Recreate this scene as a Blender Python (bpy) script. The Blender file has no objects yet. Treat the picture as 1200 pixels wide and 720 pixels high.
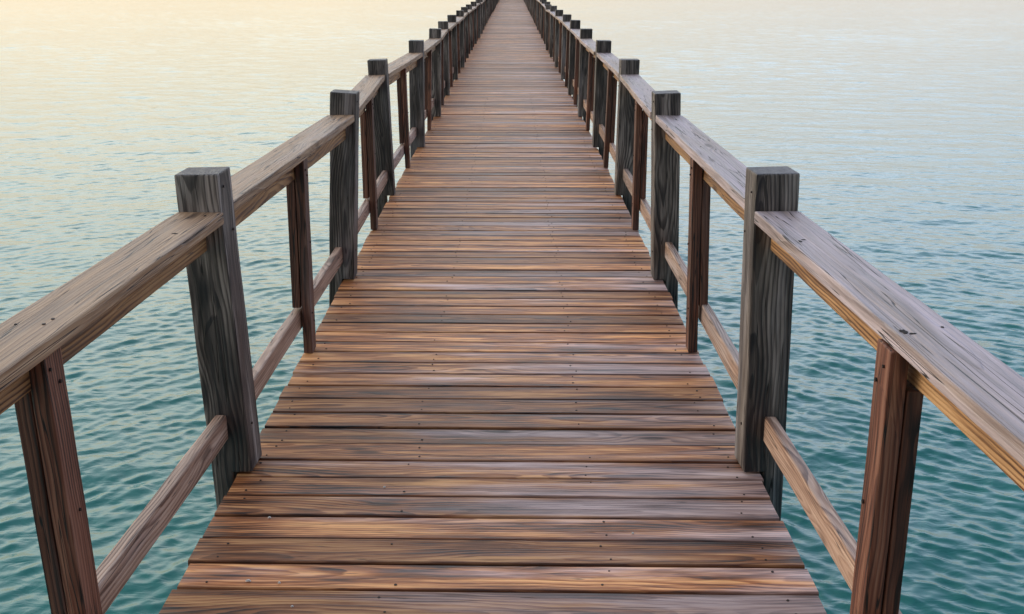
import bpy, bmesh, math, random
import numpy as np
from mathutils import Vector, noise as mnoise

R = math.radians
rng = random.Random(7)
sc = bpy.context.scene
col = sc.collection

# ------------------------------------------------------------------ layout
CAM_H, CAM_X = 1.64, 0.048
HALF = 0.90                  # half width of the decking
BAY, Y0 = 2.44, 3.34         # post spacing, front face of the first post in view
K0, K1 = -2, 37              # post indices built
POST_T = 0.14
WATER_Z = -1.8
PITCH = 0.1455
DECK_Y0, DECK_Y1 = -2.6, Y0 + BAY * K1 + 0.6
SKEW = -0.016                # boards are laid a hair off square

SUN_EL, SUN_AZ = R(7.0), R(-80.0)    # low, off to the left
VEIL_GAIN = 8.4

# ------------------------------------------------------------------ node helper
class NT:
    def __init__(s, tree):
        s.t = tree; s.n = tree.nodes; s.l = tree.links
    def put(s, sock, v):
        if isinstance(v, bpy.types.NodeSocket): s.l.new(v, sock)
        elif v is not None: sock.default_value = v
    def node(s, typ, ins=None, **props):
        n = s.n.new(typ)
        for k, v in props.items(): setattr(n, k, v)
        for k, v in (ins or {}).items(): s.put(n.inputs[k], v)
        return n
    def m(s, op, a, b=None, c=None, clamp=False):
        n = s.n.new('ShaderNodeMath'); n.operation = op; n.use_clamp = clamp
        s.put(n.inputs[0], a); s.put(n.inputs[1], b); s.put(n.inputs[2], c)
        return n.outputs[0]
    def xyz(s, x, y, z):
        return s.node('ShaderNodeCombineXYZ', {0: x, 1: y, 2: z}).outputs[0]
    def noise(s, vec, scale=1.0, detail=2.0, rough=0.5, dist=0.0):
        return s.node('ShaderNodeTexNoise', {'Vector': vec, 'Scale': scale, 'Detail': detail,
                      'Roughness': rough, 'Distortion': dist}).outputs['Fac']
    def smooth(s, v, a, b):
        n = s.node('ShaderNodeMapRange', {'Value': v, 'From Min': a, 'From Max': b}, interpolation_type='SMOOTHSTEP')
        return n.outputs[0]
    def lerp(s, v, a, b, lo, hi):
        n = s.node('ShaderNodeMapRange', {'Value': v, 'From Min': a, 'From Max': b, 'To Min': lo, 'To Max': hi})
        return n.outputs[0]
    def mix(s, f, a, b, blend='MIX'):
        n = s.n.new('ShaderNodeMix'); n.data_type = 'RGBA'; n.blend_type = blend
        s.put(n.inputs['Factor'], f); s.put(n.inputs['A'] if False else n.inputs[6], a); s.put(n.inputs[7], b)
        return n.outputs[2]

def c4(c): return (c[0], c[1], c[2], 1.0)

def new_mat(name):
    m = bpy.data.materials.new(name); m.use_nodes = True
    nt = NT(m.node_tree)
    b = nt.n['Principled BSDF']
    return m, nt, b

def wood(name, dark, mid, light, grey, grey_amt=0.4, stain_amt=0.5, ring_freq=95.0,
         half_w=0.07, side_sheen=0.0, rough=(0.42, 0.68), bump=0.5, contrast=1.0, cracks=0.0,
         tone=(0.75, 1.2), spec=0.5, edge_dirt=0.6, wander=1.0, streak_f=42.0, fib_amt=0.55, ring_amt=0.55):
    """Sawn softwood: growth rings cut by the board, knots, fibres, stains and sun-bleached silver patches.
    Mesh attribute grain = (along, across, through) in metres; seed = one number per board."""
    m, nt, b = new_mat(name)
    g = nt.node('ShaderNodeAttribute', attribute_name='grain')
    sd = nt.node('ShaderNodeAttribute', attribute_name='seed').outputs['Fac']
    orand = nt.node('ShaderNodeObjectInfo').outputs['Random']
    s = nt.m('FRACT', nt.m('ADD', sd, orand))
    s2 = nt.m('FRACT', nt.m('MULTIPLY', s, 17.31))
    s3 = nt.m('FRACT', nt.m('MULTIPLY', s, 71.77))
    s4 = nt.m('FRACT', nt.m('MULTIPLY', s, 131.13))
    sp = nt.node('ShaderNodeSeparateXYZ', {0: g.outputs['Vector']})
    L0, U, W = sp.outputs
    L = nt.m('ADD', L0, nt.m('MULTIPLY', s, 61.0))
    so = nt.m('MULTIPLY', s2, 19.0)
    # knots
    kv = nt.xyz(nt.m('MULTIPLY', L, 2.1), nt.m('MULTIPLY', U, 7.5), nt.m('ADD', so, nt.m('MULTIPLY', W, 3.0)))
    vor = nt.node('ShaderNodeTexVoronoi', {'Vector': kv, 'Scale': 1.0}, voronoi_dimensions='3D')
    kd = vor.outputs['Distance']
    krnd = nt.node('ShaderNodeSeparateColor', {0: vor.outputs['Color']}).outputs[0]
    gate = nt.smooth(krnd, 0.5, 0.62)
    kwarp = nt.m('MULTIPLY', gate, nt.m('POWER', 2.718, nt.m('MULTIPLY', nt.m('MULTIPLY', kd, kd), -14.0)))
    knot = nt.m('MULTIPLY', gate, nt.smooth(kd, 0.16, 0.06))
    # growth rings around a wandering pith
    wob1 = nt.m('SUBTRACT', nt.noise(nt.xyz(nt.m('MULTIPLY', L, 0.9), so, 3.1), 1.0, 2.0), 0.5)
    wob2 = nt.m('SUBTRACT', nt.noise(nt.xyz(nt.m('MULTIPLY', L, 1.1), so, 9.7), 1.0, 2.0), 0.5)
    wob3 = nt.m('SUBTRACT', nt.noise(nt.xyz(nt.m('MULTIPLY', L, 4.0), nt.m('MULTIPLY', U, 22.0), nt.m('MULTIPLY', W, 22.0)), 1.0, 3.0), 0.5)
    du = nt.m('ADD', nt.m('SUBTRACT', U, nt.m('MULTIPLY', nt.m('SUBTRACT', s2, 0.5), 0.16)), nt.m('MULTIPLY', wob1, 0.05 * wander))
    dw = nt.m('ADD', nt.m('ADD', W, nt.m('ADD', nt.m('MULTIPLY', s3, 0.07), 0.012)), nt.m('MULTIPLY', wob2, 0.06 * wander))
    r = nt.m('SQRT', nt.m('ADD', nt.m('MULTIPLY', du, du), nt.m('MULTIPLY', dw, dw)))
    r = nt.m('ADD', r, nt.m('ADD', nt.m('MULTIPLY', wob3, 0.012), nt.m('MULTIPLY', kwarp, 0.022)))
    ph = nt.m('FRACT', nt.m('MULTIPLY', r, ring_freq))
    ring = nt.m('MULTIPLY', nt.smooth(ph, 0.25, 0.85), nt.smooth(ph, 1.0, 0.9))      # 1 = dark late wood
    ringamp = nt.smooth(nt.noise(nt.xyz(nt.m('MULTIPLY', L, 1.6), nt.m('MULTIPLY', U, 14.0), so), 1.0, 2.0), 0.25, 0.7)
    ring = nt.m('MULTIPLY', ring, nt.lerp(ringamp, 0, 1, 0.25, 1.0))
    fib = nt.noise(nt.xyz(nt.m('MULTIPLY', L, 5.0), nt.m('MULTIPLY', U, 260.0), nt.m('MULTIPLY', W, 260.0)), 1.0, 3.0, 0.6)
    streak = nt.noise(nt.xyz(nt.m('MULTIPLY', L, 1.7), nt.m('MULTIPLY', U, streak_f), nt.m('ADD', so, nt.m('MULTIPLY', W, streak_f))), 1.0, 4.0, 0.62)
    v = nt.m('ADD', nt.m('MULTIPLY', ring, -ring_amt * contrast), nt.m('ADD', nt.m('MULTIPLY', nt.m('SUBTRACT', streak, 0.5), 1.9 * contrast),
             nt.m('MULTIPLY', nt.m('SUBTRACT', fib, 0.5), fib_amt)))
    v = nt.m('ADD', v, 0.62)
    ramp = nt.node('ShaderNodeValToRGB', {0: v})
    e = ramp.color_ramp.elements
    e[0].position, e[0].color = 0.05, c4(dark)
    e[1].position, e[1].color = 0.95, c4(light)
    k = e.new(0.5); k.color = c4(mid)
    colr = ramp.outputs[0]
    # silvered weathering, plus painted sky sheen on the deck
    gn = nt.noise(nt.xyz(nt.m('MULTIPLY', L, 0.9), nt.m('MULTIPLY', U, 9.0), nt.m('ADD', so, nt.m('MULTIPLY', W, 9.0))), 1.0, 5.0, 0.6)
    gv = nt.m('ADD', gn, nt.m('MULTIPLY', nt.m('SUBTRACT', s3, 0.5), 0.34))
    if side_sheen:
        gv = nt.m('ADD', gv, nt.m('MULTIPLY', L0, side_sheen))  # greyer toward the right: reflected sky sheen put into the colour
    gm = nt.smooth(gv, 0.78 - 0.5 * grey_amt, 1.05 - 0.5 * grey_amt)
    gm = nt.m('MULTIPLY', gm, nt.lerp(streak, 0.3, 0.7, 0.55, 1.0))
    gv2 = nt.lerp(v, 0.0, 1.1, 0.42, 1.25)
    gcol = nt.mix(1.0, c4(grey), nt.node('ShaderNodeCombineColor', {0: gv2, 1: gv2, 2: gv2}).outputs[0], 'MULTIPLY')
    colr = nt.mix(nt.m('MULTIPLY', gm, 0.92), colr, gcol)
    # knots and dark stains
    colr = nt.mix(nt.m('MULTIPLY', knot, 0.75), colr, c4([x * 0.7 for x in dark]))
    st = nt.noise(nt.xyz(nt.m('MULTIPLY', L, 1.25), nt.m('MULTIPLY', U, 11.0), nt.m('ADD', nt.m('MULTIPLY', s4, 23.0), nt.m('MULTIPLY', W, 11.0))), 1.0, 4.0, 0.6)
    stm = nt.m('MULTIPLY', nt.smooth(st, 0.56, 0.76), stain_amt)
    if edge_dirt:
        au = nt.m('ABSOLUTE', U)
        en = nt.noise(nt.xyz(nt.m('MULTIPLY', L, 2.0), nt.m('MULTIPLY', U, 30.0), s4), 1.0, 3.0)
        ed = nt.m('MULTIPLY', nt.smooth(nt.m('ADD', au, nt.m('MULTIPLY', nt.m('SUBTRACT', en, 0.5), 0.05)), half_w * 0.72, half_w * 1.02), edge_dirt)
        stm = nt.m('MAXIMUM', stm, ed)
    colr = nt.mix(stm, colr, nt.mix(1.0, colr, c4((0.24, 0.165, 0.125)), 'MULTIPLY'))
    if cracks:
        cn = nt.noise(nt.xyz(nt.m('MULTIPLY', L, 1.3), nt.m('MULTIPLY', U, 55.0), nt.m('ADD', so, nt.m('MULTIPLY', W, 55.0))), 1.0, 1.0)
        ck = nt.m('MULTIPLY', nt.smooth(nt.m('ABSOLUTE', nt.m('SUBTRACT', cn, 0.42)), 0.016, 0.004), cracks)
        colr = nt.mix(ck, colr, c4((0.012, 0.010, 0.010)))
    tn = nt.lerp(s4, 0, 1, tone[0], tone[1])
    colr = nt.mix(1.0, colr, nt.node('ShaderNodeCombineColor', {0: tn, 1: tn, 2: tn}).outputs[0], 'MULTIPLY')
    nt.put(b.inputs['Base Color'], colr)
    nt.put(b.inputs['Roughness'], nt.lerp(streak, 0.3, 0.7, rough[0], rough[1]))
    b.inputs['Specular IOR Level'].default_value = spec
    hgt = nt.m('ADD', nt.m('MULTIPLY', ring, 0.5), nt.m('ADD', nt.m('MULTIPLY', fib, 0.5), nt.m('MULTIPLY', streak, 0.9)))
    if cracks: hgt = nt.m('SUBTRACT', hgt, nt.m('MULTIPLY', ck, 1.5))
    bp = nt.node('ShaderNodeBump', {'Height': hgt, 'Strength': bump, 'Distance': 0.003})
    nt.put(b.inputs['Normal'], bp.outputs[0])
    return m

M = {}
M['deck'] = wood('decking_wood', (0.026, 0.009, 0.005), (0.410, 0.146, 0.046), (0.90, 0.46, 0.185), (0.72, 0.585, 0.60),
                 grey_amt=0.455, stain_amt=0.92, side_sheen=0.15, bump=0.6, tone=(0.40, 1.28), rough=(0.40, 0.64), contrast=1.35, edge_dirt=0.85,
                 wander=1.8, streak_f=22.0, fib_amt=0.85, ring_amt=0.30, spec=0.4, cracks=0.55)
M['post'] = wood('post_wood', (0.020, 0.018, 0.021), (0.100, 0.084, 0.076), (0.32, 0.28, 0.255), (0.34, 0.32, 0.335),
                 grey_amt=0.45, stain_amt=0.8, ring_freq=75, half_w=0.08, edge_dirt=0.0, cracks=1.0, tone=(0.62, 1.2), bump=0.9,
                 contrast=1.4, wander=3.6, streak_f=20.0, ring_amt=0.42)
M['post_end'] = wood('post_end_grain', (0.016, 0.015, 0.018), (0.050, 0.047, 0.055), (0.11, 0.105, 0.118), (0.11, 0.11, 0.13),
                     grey_amt=0.3, stain_amt=0.6, ring_freq=90, edge_dirt=0.0, cracks=0.6, bump=0.9)
M['cap'] = wood('cap_rail_wood', (0.085, 0.048, 0.030), (0.33, 0.200, 0.115), (0.54, 0.365, 0.225), (0.41, 0.34, 0.335),
                grey_amt=0.42, stain_amt=0.55, half_w=0.09, edge_dirt=0.0, cracks=1.0, tone=(0.8, 1.1), contrast=1.0, wander=1.2, fib_amt=0.9,
                streak_f=36.0, ring_amt=0.2, bump=0.8)
M['cap_silver'] = wood('silvered_cap_rail_wood', (0.10, 0.068, 0.055), (0.30, 0.225, 0.185), (0.47, 0.37, 0.30), (0.50, 0.43, 0.475),
                grey_amt=0.80, stain_amt=0.5, half_w=0.09, edge_dirt=0.0, cracks=1.0, tone=(0.85, 1.1), contrast=1.0, wander=1.2,
                fib_amt=0.8, streak_f=36.0, ring_amt=0.18, bump=0.8)
M['beam'] = wood('handrail_beam_wood', (0.10, 0.040, 0.016), (0.36, 0.19, 0.080), (0.54, 0.33, 0.16), (0.40, 0.30, 0.22),
                 grey_amt=0.2, stain_amt=0.6, edge_dirt=0.0, cracks=0.6, contrast=1.1, wander=2.0)
M['lower'] = wood('lower_rail_wood', (0.13, 0.070, 0.048), (0.37, 0.235, 0.17), (0.54, 0.40, 0.31), (0.46, 0.395, 0.385),
                  grey_amt=0.5, stain_amt=0.5, edge_dirt=0.0, cracks=0.8, contrast=1.0, wander=2.0)
M['baluster'] = wood('baluster_wood', (0.028, 0.012, 0.010), (0.150, 0.054, 0.032), (0.28, 0.138, 0.088), (0.26, 0.205, 0.20),
                     grey_amt=0.32, stain_amt=0.8, edge_dirt=0.0, cracks=1.0, tone=(0.6, 1.15), contrast=1.1, wander=2.0)
M['under'] = wood('pile_wood', (0.03, 0.025, 0.022), (0.10, 0.08, 0.065), (0.17, 0.14, 0.12), (0.18, 0.17, 0.17),
                  grey_amt=0.3, stain_amt=0.6, edge_dirt=0.0)

def plain(name, colr, rough, metal=0.0):
    m, nt, b = new_mat(name)
    p = nt.node('ShaderNodeTexCoord').outputs['Object']
    n = nt.noise(p, 300.0, 3.0)
    nt.put(b.inputs['Base Color'], nt.mix(n, c4([x * 0.55 for x in colr]), c4([min(1, x * 1.4) for x in colr])))
    b.inputs['Roughness'].default_value = rough; b.inputs['Metallic'].default_value = metal
    return m
M['nail'] = plain('nail_rusty_steel', (0.035, 0.025, 0.022), 0.6, 0.4)
M['speck'] = plain('white_dropping', (0.62, 0.62, 0.60), 0.8)
M['hole'] = plain('dark_split', (0.012, 0.010, 0.009), 0.95)

# ------------------------------------------------------------------ mesh helpers
def finish(name, bm, mats, parent=None, smooth=False):
    me = bpy.data.meshes.new(name); bm.to_mesh(me); bm.free()
    for m in mats: me.materials.append(m)
    if smooth:
        for p in me.polygons: p.use_smooth = True
    o = bpy.data.objects.new(name, me); col.objects.link(o)
    if parent: o.parent = parent
    return o

def set_grain(me, along, centre, swap=False):
    """grain attribute: along axis first, then the two across axes measured from the piece's middle."""
    n = len(me.vertices); co = np.empty(n * 3, np.float32); me.vertices.foreach_get('co', co); co = co.reshape(n, 3)
    co = co - np.array(centre, np.float32)
    o = [along] + [a for a in range(3) if a != along]
    if swap: o[1], o[2] = o[2], o[1]
    at = me.attributes.new('grain', 'FLOAT_VECTOR', 'POINT'); at.data.foreach_set('vector', np.ascontiguousarray(co[:, o]).ravel())
    sd = me.attributes.new('seed', 'FLOAT', 'FACE'); sd.data.foreach_set('value', np.zeros(len(me.polygons), np.float32))

def prism(profile, axis, a, b, bevel=0.004, segs=10, wob=0.0015, seed=0):
    """Extrude a closed profile along an axis; break it into rings and let them wander a little, like real sawn timber."""
    bm = bmesh.new(); rings = []
    for i in range(segs + 1):
        t = a + (b - a) * i / segs
        vs = []
        for (p, q) in profile:
            v = (t, p, q) if axis == 0 else (p, t, q) if axis == 1 else (p, q, t)
            vs.append(bm.verts.new(v))
        rings.append(vs)
    n = len(profile)
    for i in range(segs):
        for j in range(n):
            bm.faces.new((rings[i][j], rings[i][(j + 1) % n], rings[i + 1][(j + 1) % n], rings[i + 1][j]))
    bm.faces.new(list(reversed(rings[0]))); bm.faces.new(rings[-1])
    bmesh.ops.recalc_face_normals(bm, faces=bm.faces)
    if bevel:
        ed = [e for e in bm.edges if len(e.link_faces) == 2 and e.calc_face_angle(0) > 0.6]
        bmesh.ops.bevel(bm, geom=ed, offset=bevel, segments=2, profile=0.6, affect='EDGES')
    for v in bm.verts:
        d = mnoise.noise_vector(Vector((v.co.x * 2.3 + seed * 7.7, v.co.y * 2.3, v.co.z * 2.3 + seed)))
        d2 = mnoise.noise_vector(Vector((v.co.x * 13 + seed * 3.1, v.co.y * 13, v.co.z * 13)))
        v.co += d * wob + d2 * wob * 0.5
    return bm

def rect(x0, x1, y0, y1): return [(x0, y0), (x1, y0), (x1, y1), (x0, y1)]

def thing(name, label, cat, loc=(0, 0, 0)):
    o = bpy.data.objects.new(name, None); col.objects.link(o)
    o.location = loc; o.empty_display_size = 0.2
    o['label'] = label; o['category'] = cat
    return o

# ------------------------------------------------------------------ the boardwalk
walk = thing('boardwalk', 'long narrow boardwalk of brown wet wooden planks running straight out over the sea', 'boardwalk')

def build_decking():
    V, F, G, S, MI = [], [], [], [], []
    y = DECK_Y0; i = 0
    r = random.Random(21)
    JO = (-0.82, -0.30, 0.32, 0.80)
    nails, specks = [], []
    while y < DECK_Y1:
        w = 0.134 + r.uniform(-0.004, 0.004)
        gap = 0.0062 + r.uniform(-0.0025, 0.003) + (0.006 if r.random() < 0.13 else 0)
        yc = y + w / 2
        near = yc < 30
        nseg = 14 if near else 3
        x0, x1 = -HALF + r.uniform(-0.006, 0.006), HALF + r.uniform(-0.006, 0.006)
        dz = r.uniform(-0.0025, 0.0015); tilt = r.uniform(-0.008, 0.008); cup = r.uniform(-0.0012, 0.002)
        yaw = SKEW + r.uniform(-0.0012, 0.0012)
        seed = r.random()
        hw, th, bv = w / 2, 0.038, 0.005
        prof = [(-hw, -th), (-hw, -bv), (-hw + bv * 0.35, -bv * 0.35), (-hw + bv, 0), (-hw * 0.45, 0), (0, 0), (hw * 0.45, 0),
                (hw - bv, 0), (hw - bv * 0.35, -bv * 0.35), (hw, -bv), (hw, -th)]
        np_ = len(prof); base = len(V)
        for s in range(nseg + 1):
            x = x0 + (x1 - x0) * s / nseg
            wv = 0.0016 * mnoise.noise(Vector((x * 1.6, i * 5.3, 0.0)))
            zz = 0.0018 * mnoise.noise(Vector((x * 1.1, i * 3.7, 4.0)))
            wn = 0.0012 * mnoise.noise(Vector((x * 3.0, i * 9.1, 8.0)))
            for (u, z) in prof:
                uu = u * (1 + wn / hw)
                V.append((x, yc + uu + wv + yaw * x, z + dz + zz + tilt * u + cup * (u / hw) ** 2))
                G.append((x, u, z))
        for s in range(nseg):
            for j in range(np_):
                a = base + s * np_ + j; b = base + s * np_ + (j + 1) % np_
                F.append((a, b, b + np_, a + np_)); S.append(seed); MI.append(0)
        F.append(tuple(base + j for j in reversed(range(np_)))); S.append(seed); MI.append(0)
        F.append(tuple(base + nseg * np_ + j for j in range(np_))); S.append(seed); MI.append(0)
        if yc < 16:
            for jx in JO:
                for u in (-0.038, 0.038):
                    if r.random() < 0.58:
                        xx = jx + r.uniform(-0.02, 0.02); uu = u + r.uniform(-0.008, 0.008)
                        nails.append((xx, yc + uu + yaw * xx, dz + tilt * uu + 0.0012, r.uniform(0.0032, 0.005)))
        y += w + gap; i += 1
    me = bpy.data.meshes.new('decking')
    for (x, yy, z, rad) in nails:
        b = len(V); n = 8
        for k in range(n):
            a = 2 * math.pi * k / n; V.append((x + rad * math.cos(a), yy + rad * math.sin(a), z - 0.001)); G.append((0, 0, 0))
        for k in range(n):
            a = 2 * math.pi * k / n; V.append((x + rad * .75 * math.cos(a), yy + rad * .75 * math.sin(a), z + 0.0012)); G.append((0, 0, 0))
        for k in range(n):
            F.append((b + k, b + (k + 1) % n, b + n + (k + 1) % n, b + n + k)); S.append(0); MI.append(1)
        F.append(tuple(b + n + k for k in range(n))); S.append(0); MI.append(1)
    # small white droppings on the nearest boards
    for (x, yy, rx, ry) in ((-0.72, 3.03, .005, .0035), (-0.70, 2.66, .008, .004), (-0.61, 2.65, .004, .003),
                            (-0.55, 2.53, .004, .0035), (-0.38, 3.24, .005, .003), (0.42, 2.93, .004, .003)):
        b = len(V); n = 9
        ring = [(rx * math.cos(2 * math.pi * k / n) * (1 + .3 * math.sin(k * 2.7)), ry * math.sin(2 * math.pi * k / n) * (1 + .3 * math.cos(k * 3.1))) for k in range(n)]
        for (dx, dy) in ring: V.append((x + dx, yy + dy, 0.0)); G.append((0, 0, 0))
        for (dx, dy) in ring: V.append((x + dx * .6, yy + dy * .6, 0.0045)); G.append((0, 0, 0))
        for k in range(n):
            F.append((b + k, b + (k + 1) % n, b + n + (k + 1) % n, b + n + k)); S.append(0); MI.append(2)
        F.append(tuple(b + n + k for k in range(n))); S.append(0); MI.append(2)
    me.from_pydata(V, [], F)
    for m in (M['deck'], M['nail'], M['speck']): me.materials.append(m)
    me.attributes.new('grain', 'FLOAT_VECTOR', 'POINT').data.foreach_set('vector', np.array(G, np.float32).ravel())
    me.attributes.new('seed', 'FLOAT', 'FACE').data.foreach_set('value', np.array(S, np.float32))
    me.polygons.foreach_set('material_index', np.array(MI, np.int32))
    bm = bmesh.new(); bm.from_mesh(me); bmesh.ops.recalc_face_normals(bm, faces=bm.faces); bm.to_mesh(me); bm.free()
    o = bpy.data.objects.new('decking', me); col.objects.link(o); o.parent = walk
    return o
build_decking()

for x in (-0.855, -0.30, 0.30, 0.855):       # long bearers under the boards
    j = finish('joist', prism(rect(x - 0.02, x + 0.02, -0.245, -0.043), 1, DECK_Y0 + 0.05, DECK_Y1 - 0.05, 0.003, 60), [M['under']], walk)
    set_grain(j.data, 1, (x, 0, -0.15))
beam0 = finish('cross_beam', prism(rect(-0.11, 0.11, -0.45, -0.25), 0, -0.88, 0.88, 0.006, 6), [M['under']], walk)
set_grain(beam0.data, 0, (0, 0, -0.35))
bm = bmesh.new()
bmesh.ops.create_cone(bm, cap_ends=True, segments=20, radius1=0.15, radius2=0.125, depth=5.0)
for v in bm.verts: v.co.z += -0.46 - 2.5
pile0 = finish('pile', bm, [M['under']], walk, True); set_grain(pile0.data, 2, (0, 0, 0))
for k in range(K0, K1 + 1):
    y = Y0 + BAY * k + 0.40
    b = beam0 if k == K0 else beam0.copy()
    p1 = pile0 if k == K0 else pile0.copy(); p2 = pile0.copy()
    if k > K0:
        col.objects.link(b); col.objects.link(p1)
    col.objects.link(p2)
    b.location = (0, y, 0); p1.location = (-0.6, y, 0); p2.location = (0.6, y, 0)
    for o in (b, p1, p2): o.parent = walk

# ------------------------------------------------------------------ the two railings
INNER, OUTER = 0.845, 0.985
TOP = 1.04
CAP_T, CAP_B = 0.926, 0.888
LOW_T, LOW_B = 0.215, 0.126

def post_bm(s, seed):
    # notched over the edge of the decking: profile in (x, z), extruded along the pier
    n = HALF + 0.013
    prof = [(s * INNER, 0.004), (s * n, 0.004), (s * n, -0.42), (s * OUTER, -0.42), (s * OUTER, TOP), (s * INNER, TOP)]
    bm = bmesh.new()
    zs = 9
    bmv = [[bm.verts.new((x, yy, z)) for (x, z) in prof] for yy in (0, POST_T)]
    n_ = len(prof)
    for j in range(n_):
        bm.faces.new((bmv[0][j], bmv[0][(j + 1) % n_], bmv[1][(j + 1) % n_], bmv[1][j]))
    bm.faces.new(list(reversed(bmv[0]))); bm.faces.new(bmv[1])
    bmesh.ops.recalc_face_normals(bm, faces=bm.faces)
    ed = [e for e in bm.edges if e.calc_face_angle(0) > 0.6]
    bmesh.ops.bevel(bm, geom=ed, offset=0.006, segments=2, profile=0.6, affect='EDGES')
    for z in [0.12 * q for q in range(1, 9)]:
        bmesh.ops.bisect_plane(bm, geom=bm.verts[:] + bm.edges[:] + bm.faces[:], plane_co=(0, 0, z), plane_no=(0, 0, 1))
    for v in bm.verts:
        d = mnoise.noise_vector(Vector((v.co.x * 4 + seed * 7.7, v.co.y * 4, v.co.z * 4 + seed)))
        v.co += d * 0.0025
    return bm

def add_nails(o, pts, z, seed):
    """sunken nail heads, joined into the board's own mesh"""
    rr = random.Random(seed + 99); bm = bmesh.new(); bm.from_mesh(o.data)
    o.data.materials.append(M['nail'])
    for (x, y) in pts:
        if rr.random() < 0.55: continue
        x += rr.uniform(-.008, .008); y += rr.uniform(-.015, .015); rad = rr.uniform(.0025, .004)
        ring = [bm.verts.new((x + rad * math.cos(a * .785), y + rad * 1.3 * math.sin(a * .785), z + 0.0018)) for a in range(8)]
        low = [bm.verts.new((v.co.x, v.co.y, z - 0.004)) for v in ring]
        fs = [bm.faces.new(ring)] + [bm.faces.new((low[i], low[(i + 1) % 8], ring[(i + 1) % 8], ring[i])) for i in range(8)]
        for f in fs: f.material_index = 1
    bm.to_mesh(o.data); bm.free()

def dot_face(o, x, nx, pts, seed):
    """nail or bolt heads set in the face that looks onto the walkway"""
    rr = random.Random(seed + 5); bm = bmesh.new(); bm.from_mesh(o.data)
    o.data.materials.append(M['nail']); mi = len(o.data.materials) - 1
    for (y, z) in pts:
        y += rr.uniform(-.012, .012); z += rr.uniform(-.015, .015); rad = rr.uniform(.0035, .0055)
        ring = [bm.verts.new((x + nx * .0042, y + rad * math.cos(a * .785), z + rad * math.sin(a * .785))) for a in range(8)]
        low = [bm.verts.new((x - nx * .004, v.co.y, v.co.z)) for v in ring]
        fs = [bm.faces.new(ring)] + [bm.faces.new((low[i], low[(i + 1) % 8], ring[(i + 1) % 8], ring[i])) for i in range(8)]
        for f in fs: f.material_index = mi
    bm.to_mesh(o.data); bm.free()

def copy_part(o, parent):
    c = o.copy(); col.objects.link(c); c.parent = parent
    return c

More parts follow.
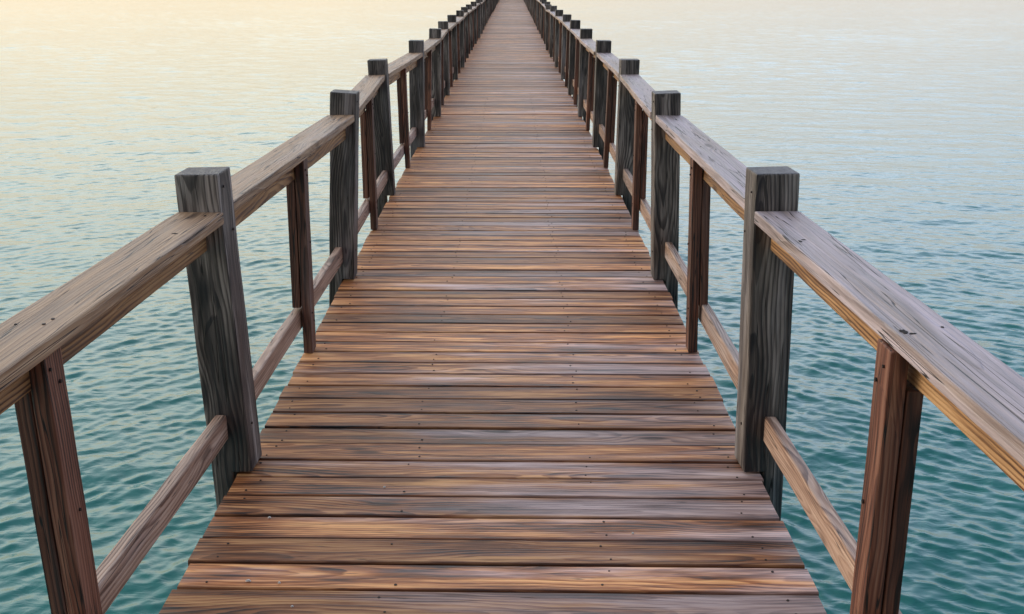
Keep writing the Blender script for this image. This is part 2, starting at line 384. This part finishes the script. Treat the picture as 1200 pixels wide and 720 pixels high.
def make_railing(s, label):
    root = thing('railing', label, 'railing')
    r = random.Random(5 + s)
    posts, caps, beams, lows, bals, backs = [], [], [], [], [], []
    half = 3
    for q in range(half):                       # a few differently grown timbers of each kind, then copies of them
        sd = q * 3 + s * 11
        p = finish('post', post_bm(s, sd), [M['post'], M['post_end']], root)
        for f in p.data.polygons:
            if f.normal.z > 0.8 and f.center.z > 0.9: f.material_index = 1
        dot_face(p, s * INNER, -s, [(.035, .985), (.10, .84), (.05, .17)], sd); set_grain(p.data, 2, (s * 0.915, 0.07, 0)); posts.append(p)
        L0, L1 = POST_T + 0.003, BAY - 0.003
        c = finish('cap_rail', prism(rect(s * (INNER - 0.004), s * (OUTER + 0.002), CAP_B, CAP_T) if s > 0 else rect(s * (OUTER + 0.002), s * (INNER - 0.004), CAP_B, CAP_T),
                   1, L0, L1, 0.005, 18, 0.0025, sd), [M['cap'] if s < 0 else M['cap_silver']], root)
        set_grain(c.data, 1, (s * 0.915, 0, CAP_T)); caps.append(c)
        add_nails(c, [(s * (0.915 + dx), yy) for yy in (L0 + .05, BAY / 2 + .05, BAY / 2 + .10, L1 - .05) for dx in (-.03, .035)], CAP_T, sd)
        a, b_ = sorted((s * 0.908, s * 0.946))
        h = finish('handrail_beam', prism(rect(a, b_, CAP_B - 0.092, CAP_B - 0.003), 1, L0, L1, 0.004, 14, 0.002, sd + 1), [M['beam']], root)
        set_grain(h.data, 1, (s * 0.927, 0, CAP_B - 0.045), True); beams.append(h)
        l = finish('lower_rail', prism(rect(a, b_, LOW_B, LOW_T), 1, L0, L1, 0.006, 14, 0.003, sd + 2), [M['lower']], root)
        set_grain(l.data, 1, (s * 0.927, 0, 0.17), True); lows.append(l)
        ym = (POST_T + BAY) / 2
        a2, b2 = sorted((s * 0.864, s * 0.905))
        bl = finish('baluster', prism(rect(a2, b2, ym - 0.0445, ym + 0.0445), 2, 0.004, CAP_B - 0.003, 0.004, 9, 0.002, sd + 4), [M['baluster']], root)
        set_grain(bl.data, 2, (s * 0.884, ym, 0)); bals.append(bl)
        dot_face(bl, s * 0.864, -s, [(ym - .02, .85), (ym + .02, .81), (ym - .01, .19), (ym + .02, .155), (ym + .015, .5)], sd + 7)
        a3, b3 = sorted((s * 0.909, s * 0.946))
        bk = finish('backing_board', prism(rect(a3, b3, ym - 0.042, ym + 0.042), 2, LOW_T + 0.003, CAP_B - 0.0935, 0.004, 6, 0.002, sd + 5), [M['baluster']], bl)
        set_grain(bk.data, 2, (s * 0.927, ym, 0)); backs.append(bk)
    for o in posts + caps + beams + lows + bals + backs:          # origins on the railing's own centre line
        for v in o.data.vertices: v.co.x -= s * 0.915
    X0 = s * 0.915
    used = set(); near_cap = None
    def take(lst, q, parent):
        o = lst[q]
        if o.name in used: o = copy_part(o, parent)
        used.add(o.name)
        return o
    # how far the top of each post leans sideways: the first ones as seen, the rest small and random
    lean = {-2: s * 0.05, -1: (-0.117 if s < 0 else 0.042)}
    seen = (-0.032, 0.055, -0.055, 0.025, 0.045) if s < 0 else (-0.025, -0.034, 0.022, 0.028, 0.022)
    for k in range(0, K1 + 1): lean[k] = seen[k] if k < 5 else r.uniform(-.03, .045)
    sag = {k: (r.uniform(-.022, .014) if k > 4 else r.uniform(-.003, .003)) for k in range(K0, K1 + 1)}
    extra = {-1: (0.0 if s < 0 else -0.022), 0: (0.008 if s < 0 else -0.004)}
    for k in range(K0, K1 + 1):
        y = Y0 + BAY * k; q = r.randrange(half) if k > 0 else (k - K0) % half
        p = take(posts, q, root)
        foot = lean[k] * 0.85 if k < 0 else lean[k] * 0.5 if k > 1 else 0.0                      # the nearest posts stand farther out
        p.location = (X0 + foot + r.uniform(-.003, .003), y, sag[k] + (r.uniform(-.010, .004) if k > 1 else 0.003))
        p.rotation_euler = (r.uniform(-.008, .008), (lean[k] - foot) / 1.0, r.uniform(-.02, .02) if k != 0 else s * 0.03)
        if k == K1: break
        j = lambda a: r.uniform(-a, a)
        yaw = -math.atan((lean[k + 1] - lean[k]) / BAY); pit = math.atan((sag[k + 1] - sag[k]) / BAY)
        c = take(caps, q, root); c.location = (X0 + lean[k] * .95 + j(.004), y, sag[k] + j(.003)); c.rotation_euler = (pit, j(.016), yaw)
        if k == -1: near_cap = c
        h = take(beams, r.randrange(half) if k > 0 else q, root); h.location = (X0 + lean[k] * .93 + j(.002), y, sag[k]); h.rotation_euler = (pit, 0, yaw)
        f0 = lean[k] * (.85 if k < 0 else .2); f1 = lean[k + 1] * (.85 if k < -1 else .2)
        l = take(lows, r.randrange(half) if k > 0 else q, root); l.location = (X0 + f0 + j(.003), y, j(.014)); l.rotation_euler = (j(.004), 0, -math.atan((f1 - f0) / BAY))
        mt = (lean[k] + lean[k + 1]) / 2; mb = (f0 + f1) / 2
        b = take(bals, q, root); b.location = (X0 + mb + extra.get(k, 0) + j(.003), y + j(.03), sag[k] - 0.002)
        b.rotation_euler = (pit, (mt - mb) / 0.9, 0)
        if b is not bals[q]: copy_part(backs[q], b)
    # cap rails are nailed down: dark nail heads and one split at a nail on each near board
    return root, near_cap

rail_l, cap_l = make_railing(-1, 'weathered wooden railing along the left edge of the boardwalk, against the yellow glowing water')
rail_r, cap_r = make_railing(1, 'weathered wooden railing along the right edge of the boardwalk, its near cap rail split')

def blot(name, pts, z, parent, mat, th=0.0015):
    bm = bmesh.new()
    lo = [bm.verts.new((x, y, z - 0.002)) for x, y in pts]; hi = [bm.verts.new((x, y, z + th)) for x, y in pts]
    n = len(pts)
    for i in range(n): bm.faces.new((lo[i], lo[(i + 1) % n], hi[(i + 1) % n], hi[i]))
    bm.faces.new(hi); bm.faces.new(list(reversed(lo)))
    bmesh.ops.recalc_face_normals(bm, faces=bm.faces)
    return finish(name, bm, [mat], parent)

def crack(cx, cy, w, l, par, cap):
    """a ragged splintered hole round a nail"""
    rr = random.Random(int(cy * 1000)); n = 15
    pts = []
    for i in range(n):
        a = 2 * math.pi * i / n; q = rr.uniform(.45, 1.0)
        pts.append((cx + w * q * math.cos(a), cy + l * q * math.sin(a)))
    blot('knot_hole', pts, CAP_T, cap, M['hole'], 0.0012)
crack(-.054, 1.235, .009, .017, 1, cap_r); crack(-.040, 1.222, .011, .005, 1, cap_r)
crack(-.045, 2.03, .007, .012, 1, cap_r); crack(-.030, 2.05, .008, .006, 1, cap_r)
crack(.022, 2.13, .012, .006, 1, cap_l)

# ------------------------------------------------------------------ the sea
def build_water():
    rg = np.random.default_rng(3)
    # radial grid centred below the pier head: fine where waves are near, coarse to the horizon
    rs = [0.6]
    while rs[-1] < 300: rs.append(rs[-1] * 1.0029 + 0.002)
    while rs[-1] < 9000: rs.append(rs[-1] * 1.12)
    rs = np.array(rs)
    fine = np.arange(-0.62, 0.62, 0.0018); coarse = np.linspace(0.62, 2 * math.pi - 0.62, 160)[:-1]
    th = np.concatenate([fine, coarse]); nt_ = len(th)
    RR, TT = np.meshgrid(rs, th, indexing='ij')
    X = RR * np.sin(TT); Y = RR * np.cos(TT)
    dth = np.where(np.abs(((TT + np.pi) % (2 * np.pi)) - np.pi) < 0.63, 0.0018, 0.035)
    cell = np.maximum(RR * dth, RR * 0.0029 + 0.002)
    Z = np.zeros_like(X); DX = np.zeros_like(X); DY = np.zeros_like(X)
    # two crossing trains of short ripples, plus a few long low undulations that still read far out
    NS, NL = 150, 56
    N = NS + NL
    lam = np.concatenate([np.exp(rg.triangular(math.log(0.06), math.log(0.112), math.log(0.38), NS)), np.exp(rg.uniform(math.log(0.36), math.log(2.2), NL))])
    train = np.where(rg.random(N) < 0.5, -1.0, 1.0)
    ang = R(-90) + train * R(38) + rg.normal(0, R(19), N)
    ang[NS:] = R(-95) + rg.normal(0, R(36), NL)
    ph = rg.uniform(0, 2 * math.pi, N)
    k = 2 * math.pi / lam
    slope = np.concatenate([np.full(NS, 0.0275), np.full(NL, 0.0082)])
    act = RR < 280
    x, y, c = X[act], Y[act], cell[act]
    z = np.zeros_like(x); dx = np.zeros_like(x); dy = np.zeros_like(x)
    # patches of rougher and smoother water
    gust = 0.85 + 0.35 * np.sin(x * 0.21 + 0.4 * np.sin(y * 0.13)) * np.sin(y * 0.17 + 0.5 * np.sin(x * 0.11 + 1)) 
    for i in range(N):
        w = np.clip((lam[i] / c - 2.2) / 1.8, 0, 1)
        a = slope[i] / k[i]
        p = k[i] * (x * math.cos(ang[i]) + y * math.sin(ang[i])) + ph[i] + 0.6 * np.sin(0.35 * x + 0.27 * y + i)
        side = np.clip(0.62 - train[i] * x * 0.09, 0.25, 1.0) if i < NS else 1.0
        w = w * side
        z += w * a * np.cos(p); sn = w * a * np.sin(p) * 0.95
        dx -= sn * math.cos(ang[i]); dy -= sn * math.sin(ang[i])
    Z[act] = z * gust; X[act] += dx * gust; Y[act] += dy * gust
    fade = np.clip((270 - RR) / 100, 0, 1); Z *= fade
    n_r = len(rs)
    V = np.stack([X, Y, Z + WATER_Z], -1).reshape(-1, 3).astype(np.float32)
    V = np.vstack([V, np.array([[0, 0, WATER_Z]], np.float32)])
    i0 = np.arange(n_r - 1)[:, None] * nt_ + np.arange(nt_)[None]
    i1 = np.arange(n_r - 1)[:, None] * nt_ + (np.arange(nt_)[None] + 1) % nt_
    Q = np.stack([i0, i0 + nt_, i1 + nt_, i1], -1).reshape(-1, 4)
    T = np.stack([np.full(nt_, len(V) - 1), np.arange(nt_), (np.arange(nt_) + 1) % nt_], -1)
    me = bpy.data.meshes.new('sea_water')
    nl = Q.size + T.size
    me.vertices.add(len(V)); me.vertices.foreach_set('co', V.ravel())
    me.loops.add(nl); me.loops.foreach_set('vertex_index', np.concatenate([Q.ravel(), T.ravel()]).astype(np.int32))
    starts = np.concatenate([np.arange(len(Q)) * 4, Q.size + np.arange(len(T)) * 3]).astype(np.int32)
    me.polygons.add(len(starts)); me.polygons.foreach_set('loop_start', starts)
    me.polygons.foreach_set('use_smooth', np.ones(len(starts), bool))
    me.update(calc_edges=True); me.validate()
    if me.polygons[0].normal.z < 0: me.flip_normals()
    m, nt, b = new_mat('sea_water')
    p = nt.node('ShaderNodeNewGeometry').outputs['Position']
    big = nt.noise(p, 0.05, 2.0)
    nt.put(b.inputs['Base Color'], nt.mix(big, c4((0.013, 0.158, 0.140)), c4((0.021, 0.205, 0.184))))
    b.inputs['Roughness'].default_value = 0.05
    b.inputs['IOR'].default_value = 1.333
    sep = nt.node('ShaderNodeSeparateXYZ', {0: p})
    px, py = sep.outputs[0], sep.outputs[1]
    v1 = nt.xyz(nt.m('MULTIPLY', px, 4.5), nt.m('MULTIPLY', py, 8.0), 0)
    v2 = nt.xyz(nt.m('MULTIPLY', px, 2.6), nt.m('MULTIPLY', py, 4.2), 5)
    h = nt.m('ADD', nt.m('MULTIPLY', nt.noise(v1, 1.0, 3.0, 0.5, 0.6), 0.018), nt.m('MULTIPLY', nt.noise(v2, 1.0, 2.0, 0.5, 0.4), 0.03))
    v3 = nt.xyz(nt.m('MULTIPLY', px, 0.55), nt.m('MULTIPLY', py, 0.9), 9)
    h = nt.m('ADD', h, nt.m('MULTIPLY', nt.noise(v3, 1.0, 3.0, 0.6, 0.3), 0.07))
    bp = nt.node('ShaderNodeBump', {'Height': h, 'Strength': 0.6, 'Distance': 1.0})
    nt.put(b.inputs['Normal'], bp.outputs[0])
    me.materials.append(m)
    o = bpy.data.objects.new('sea_water', me); col.objects.link(o)
    o['kind'] = 'structure'; o['label'] = 'rippled teal sea water reflecting a pale dusk sky'; o['category'] = 'water'
build_water()

# ------------------------------------------------------------------ sky, sun, camera
w = bpy.data.worlds.new('World'); sc.world = w; w.use_nodes = True
nt = NT(w.node_tree)
bg = nt.n['Background']
sky = nt.node('ShaderNodeTexSky', sky_type='NISHITA', sun_disc=False, sun_elevation=SUN_EL, sun_rotation=SUN_AZ,
              altitude=0.0, air_density=1.0, dust_density=2.0, ozone_density=1.5)
# a thin bright veil of dusk cloud over the clear sky: cream along the horizon ahead, pale blue-white higher up
dirn = nt.node('ShaderNodeTexCoord').outputs['Generated']
dx_, dy_, dz_ = nt.node('ShaderNodeSeparateXYZ', {0: dirn}).outputs
ramp = nt.node('ShaderNodeValToRGB', {0: nt.m('MAXIMUM', dz_, 0.0)})
e = ramp.color_ramp.elements
VEIL = [(0.0, (0.58, 0.50, 0.41)), (0.07, (0.71, 0.625, 0.52)), (0.16, (0.95, 0.90, 0.85)), (0.27, (1.48, 1.58, 1.72)), (0.46, (1.04, 1.20, 1.46)), (0.68, (0.50, 0.58, 0.78)), (1.0, (0.42, 0.46, 0.60))]
e[0].position, e[0].color = VEIL[0][0], c4(VEIL[0][1])
e[1].position, e[1].color = VEIL[-1][0], c4(VEIL[-1][1])
for p_, c_ in VEIL[1:-1]:
    k_ = e.new(p_); k_.color = c4(c_)
ahead = nt.lerp(nt.m('ADD', nt.m('MULTIPLY', dx_, -0.55), dy_), -0.9, 1.0, 0.20, 1.05)
cl = nt.noise(nt.xyz(nt.m('MULTIPLY', dx_, 2.0), nt.m('MULTIPLY', dy_, 2.0), nt.m('MULTIPLY', dz_, 7.0)), 1.0, 4.0, 0.5)
bright = nt.m('MULTIPLY', ahead, nt.lerp(cl, 0.25, 0.75, 0.85, 1.15))
bright = nt.m('MULTIPLY', bright, VEIL_GAIN)
tint = nt.mix(nt.smooth(dx_, -0.25, 0.45), c4((1.07, 1.0, 0.86)), c4((0.93, 0.97, 1.08)))
veil = nt.mix(1.0, nt.mix(1.0, ramp.outputs[0], tint, 'MULTIPLY'), nt.node('ShaderNodeCombineColor', {0: bright, 1: bright, 2: bright}).outputs[0], 'MULTIPLY')
nt.put(bg.inputs['Color'], nt.mix(0.8, sky.outputs[0], veil))
bg.inputs['Strength'].default_value = 0.12

sun = bpy.data.lights.new('sun', 'SUN'); sun.energy = 0.8; sun.angle = R(25); sun.color = (1.0, 0.86, 0.68)
so = bpy.data.objects.new('sun', sun); col.objects.link(so)
d = Vector((math.sin(SUN_AZ) * math.cos(SUN_EL), math.cos(SUN_AZ) * math.cos(SUN_EL), math.sin(SUN_EL)))
so.rotation_euler = d.to_track_quat('Z', 'Y').to_euler()
so.location = (-20, 30, 20)

cam = bpy.data.cameras.new('camera'); co = bpy.data.objects.new('camera', cam); col.objects.link(co)
cam.sensor_width = 36; cam.lens = 36 * 1250 / 1200; cam.clip_start = 0.05; cam.clip_end = 20000
co.location = (CAM_X, 0, CAM_H)
co.rotation_euler = (R(90) - math.atan(388 / 1250), 0, math.atan(0 / 1250))
sc.camera = co

sc.view_settings.view_transform = 'Standard'; sc.view_settings.look = 'None'
sc.view_settings.gamma = 1; sc.view_settings.use_curve_mapping = False
sc.view_settings.exposure = 0.9
sc.cycles.max_bounces = 6
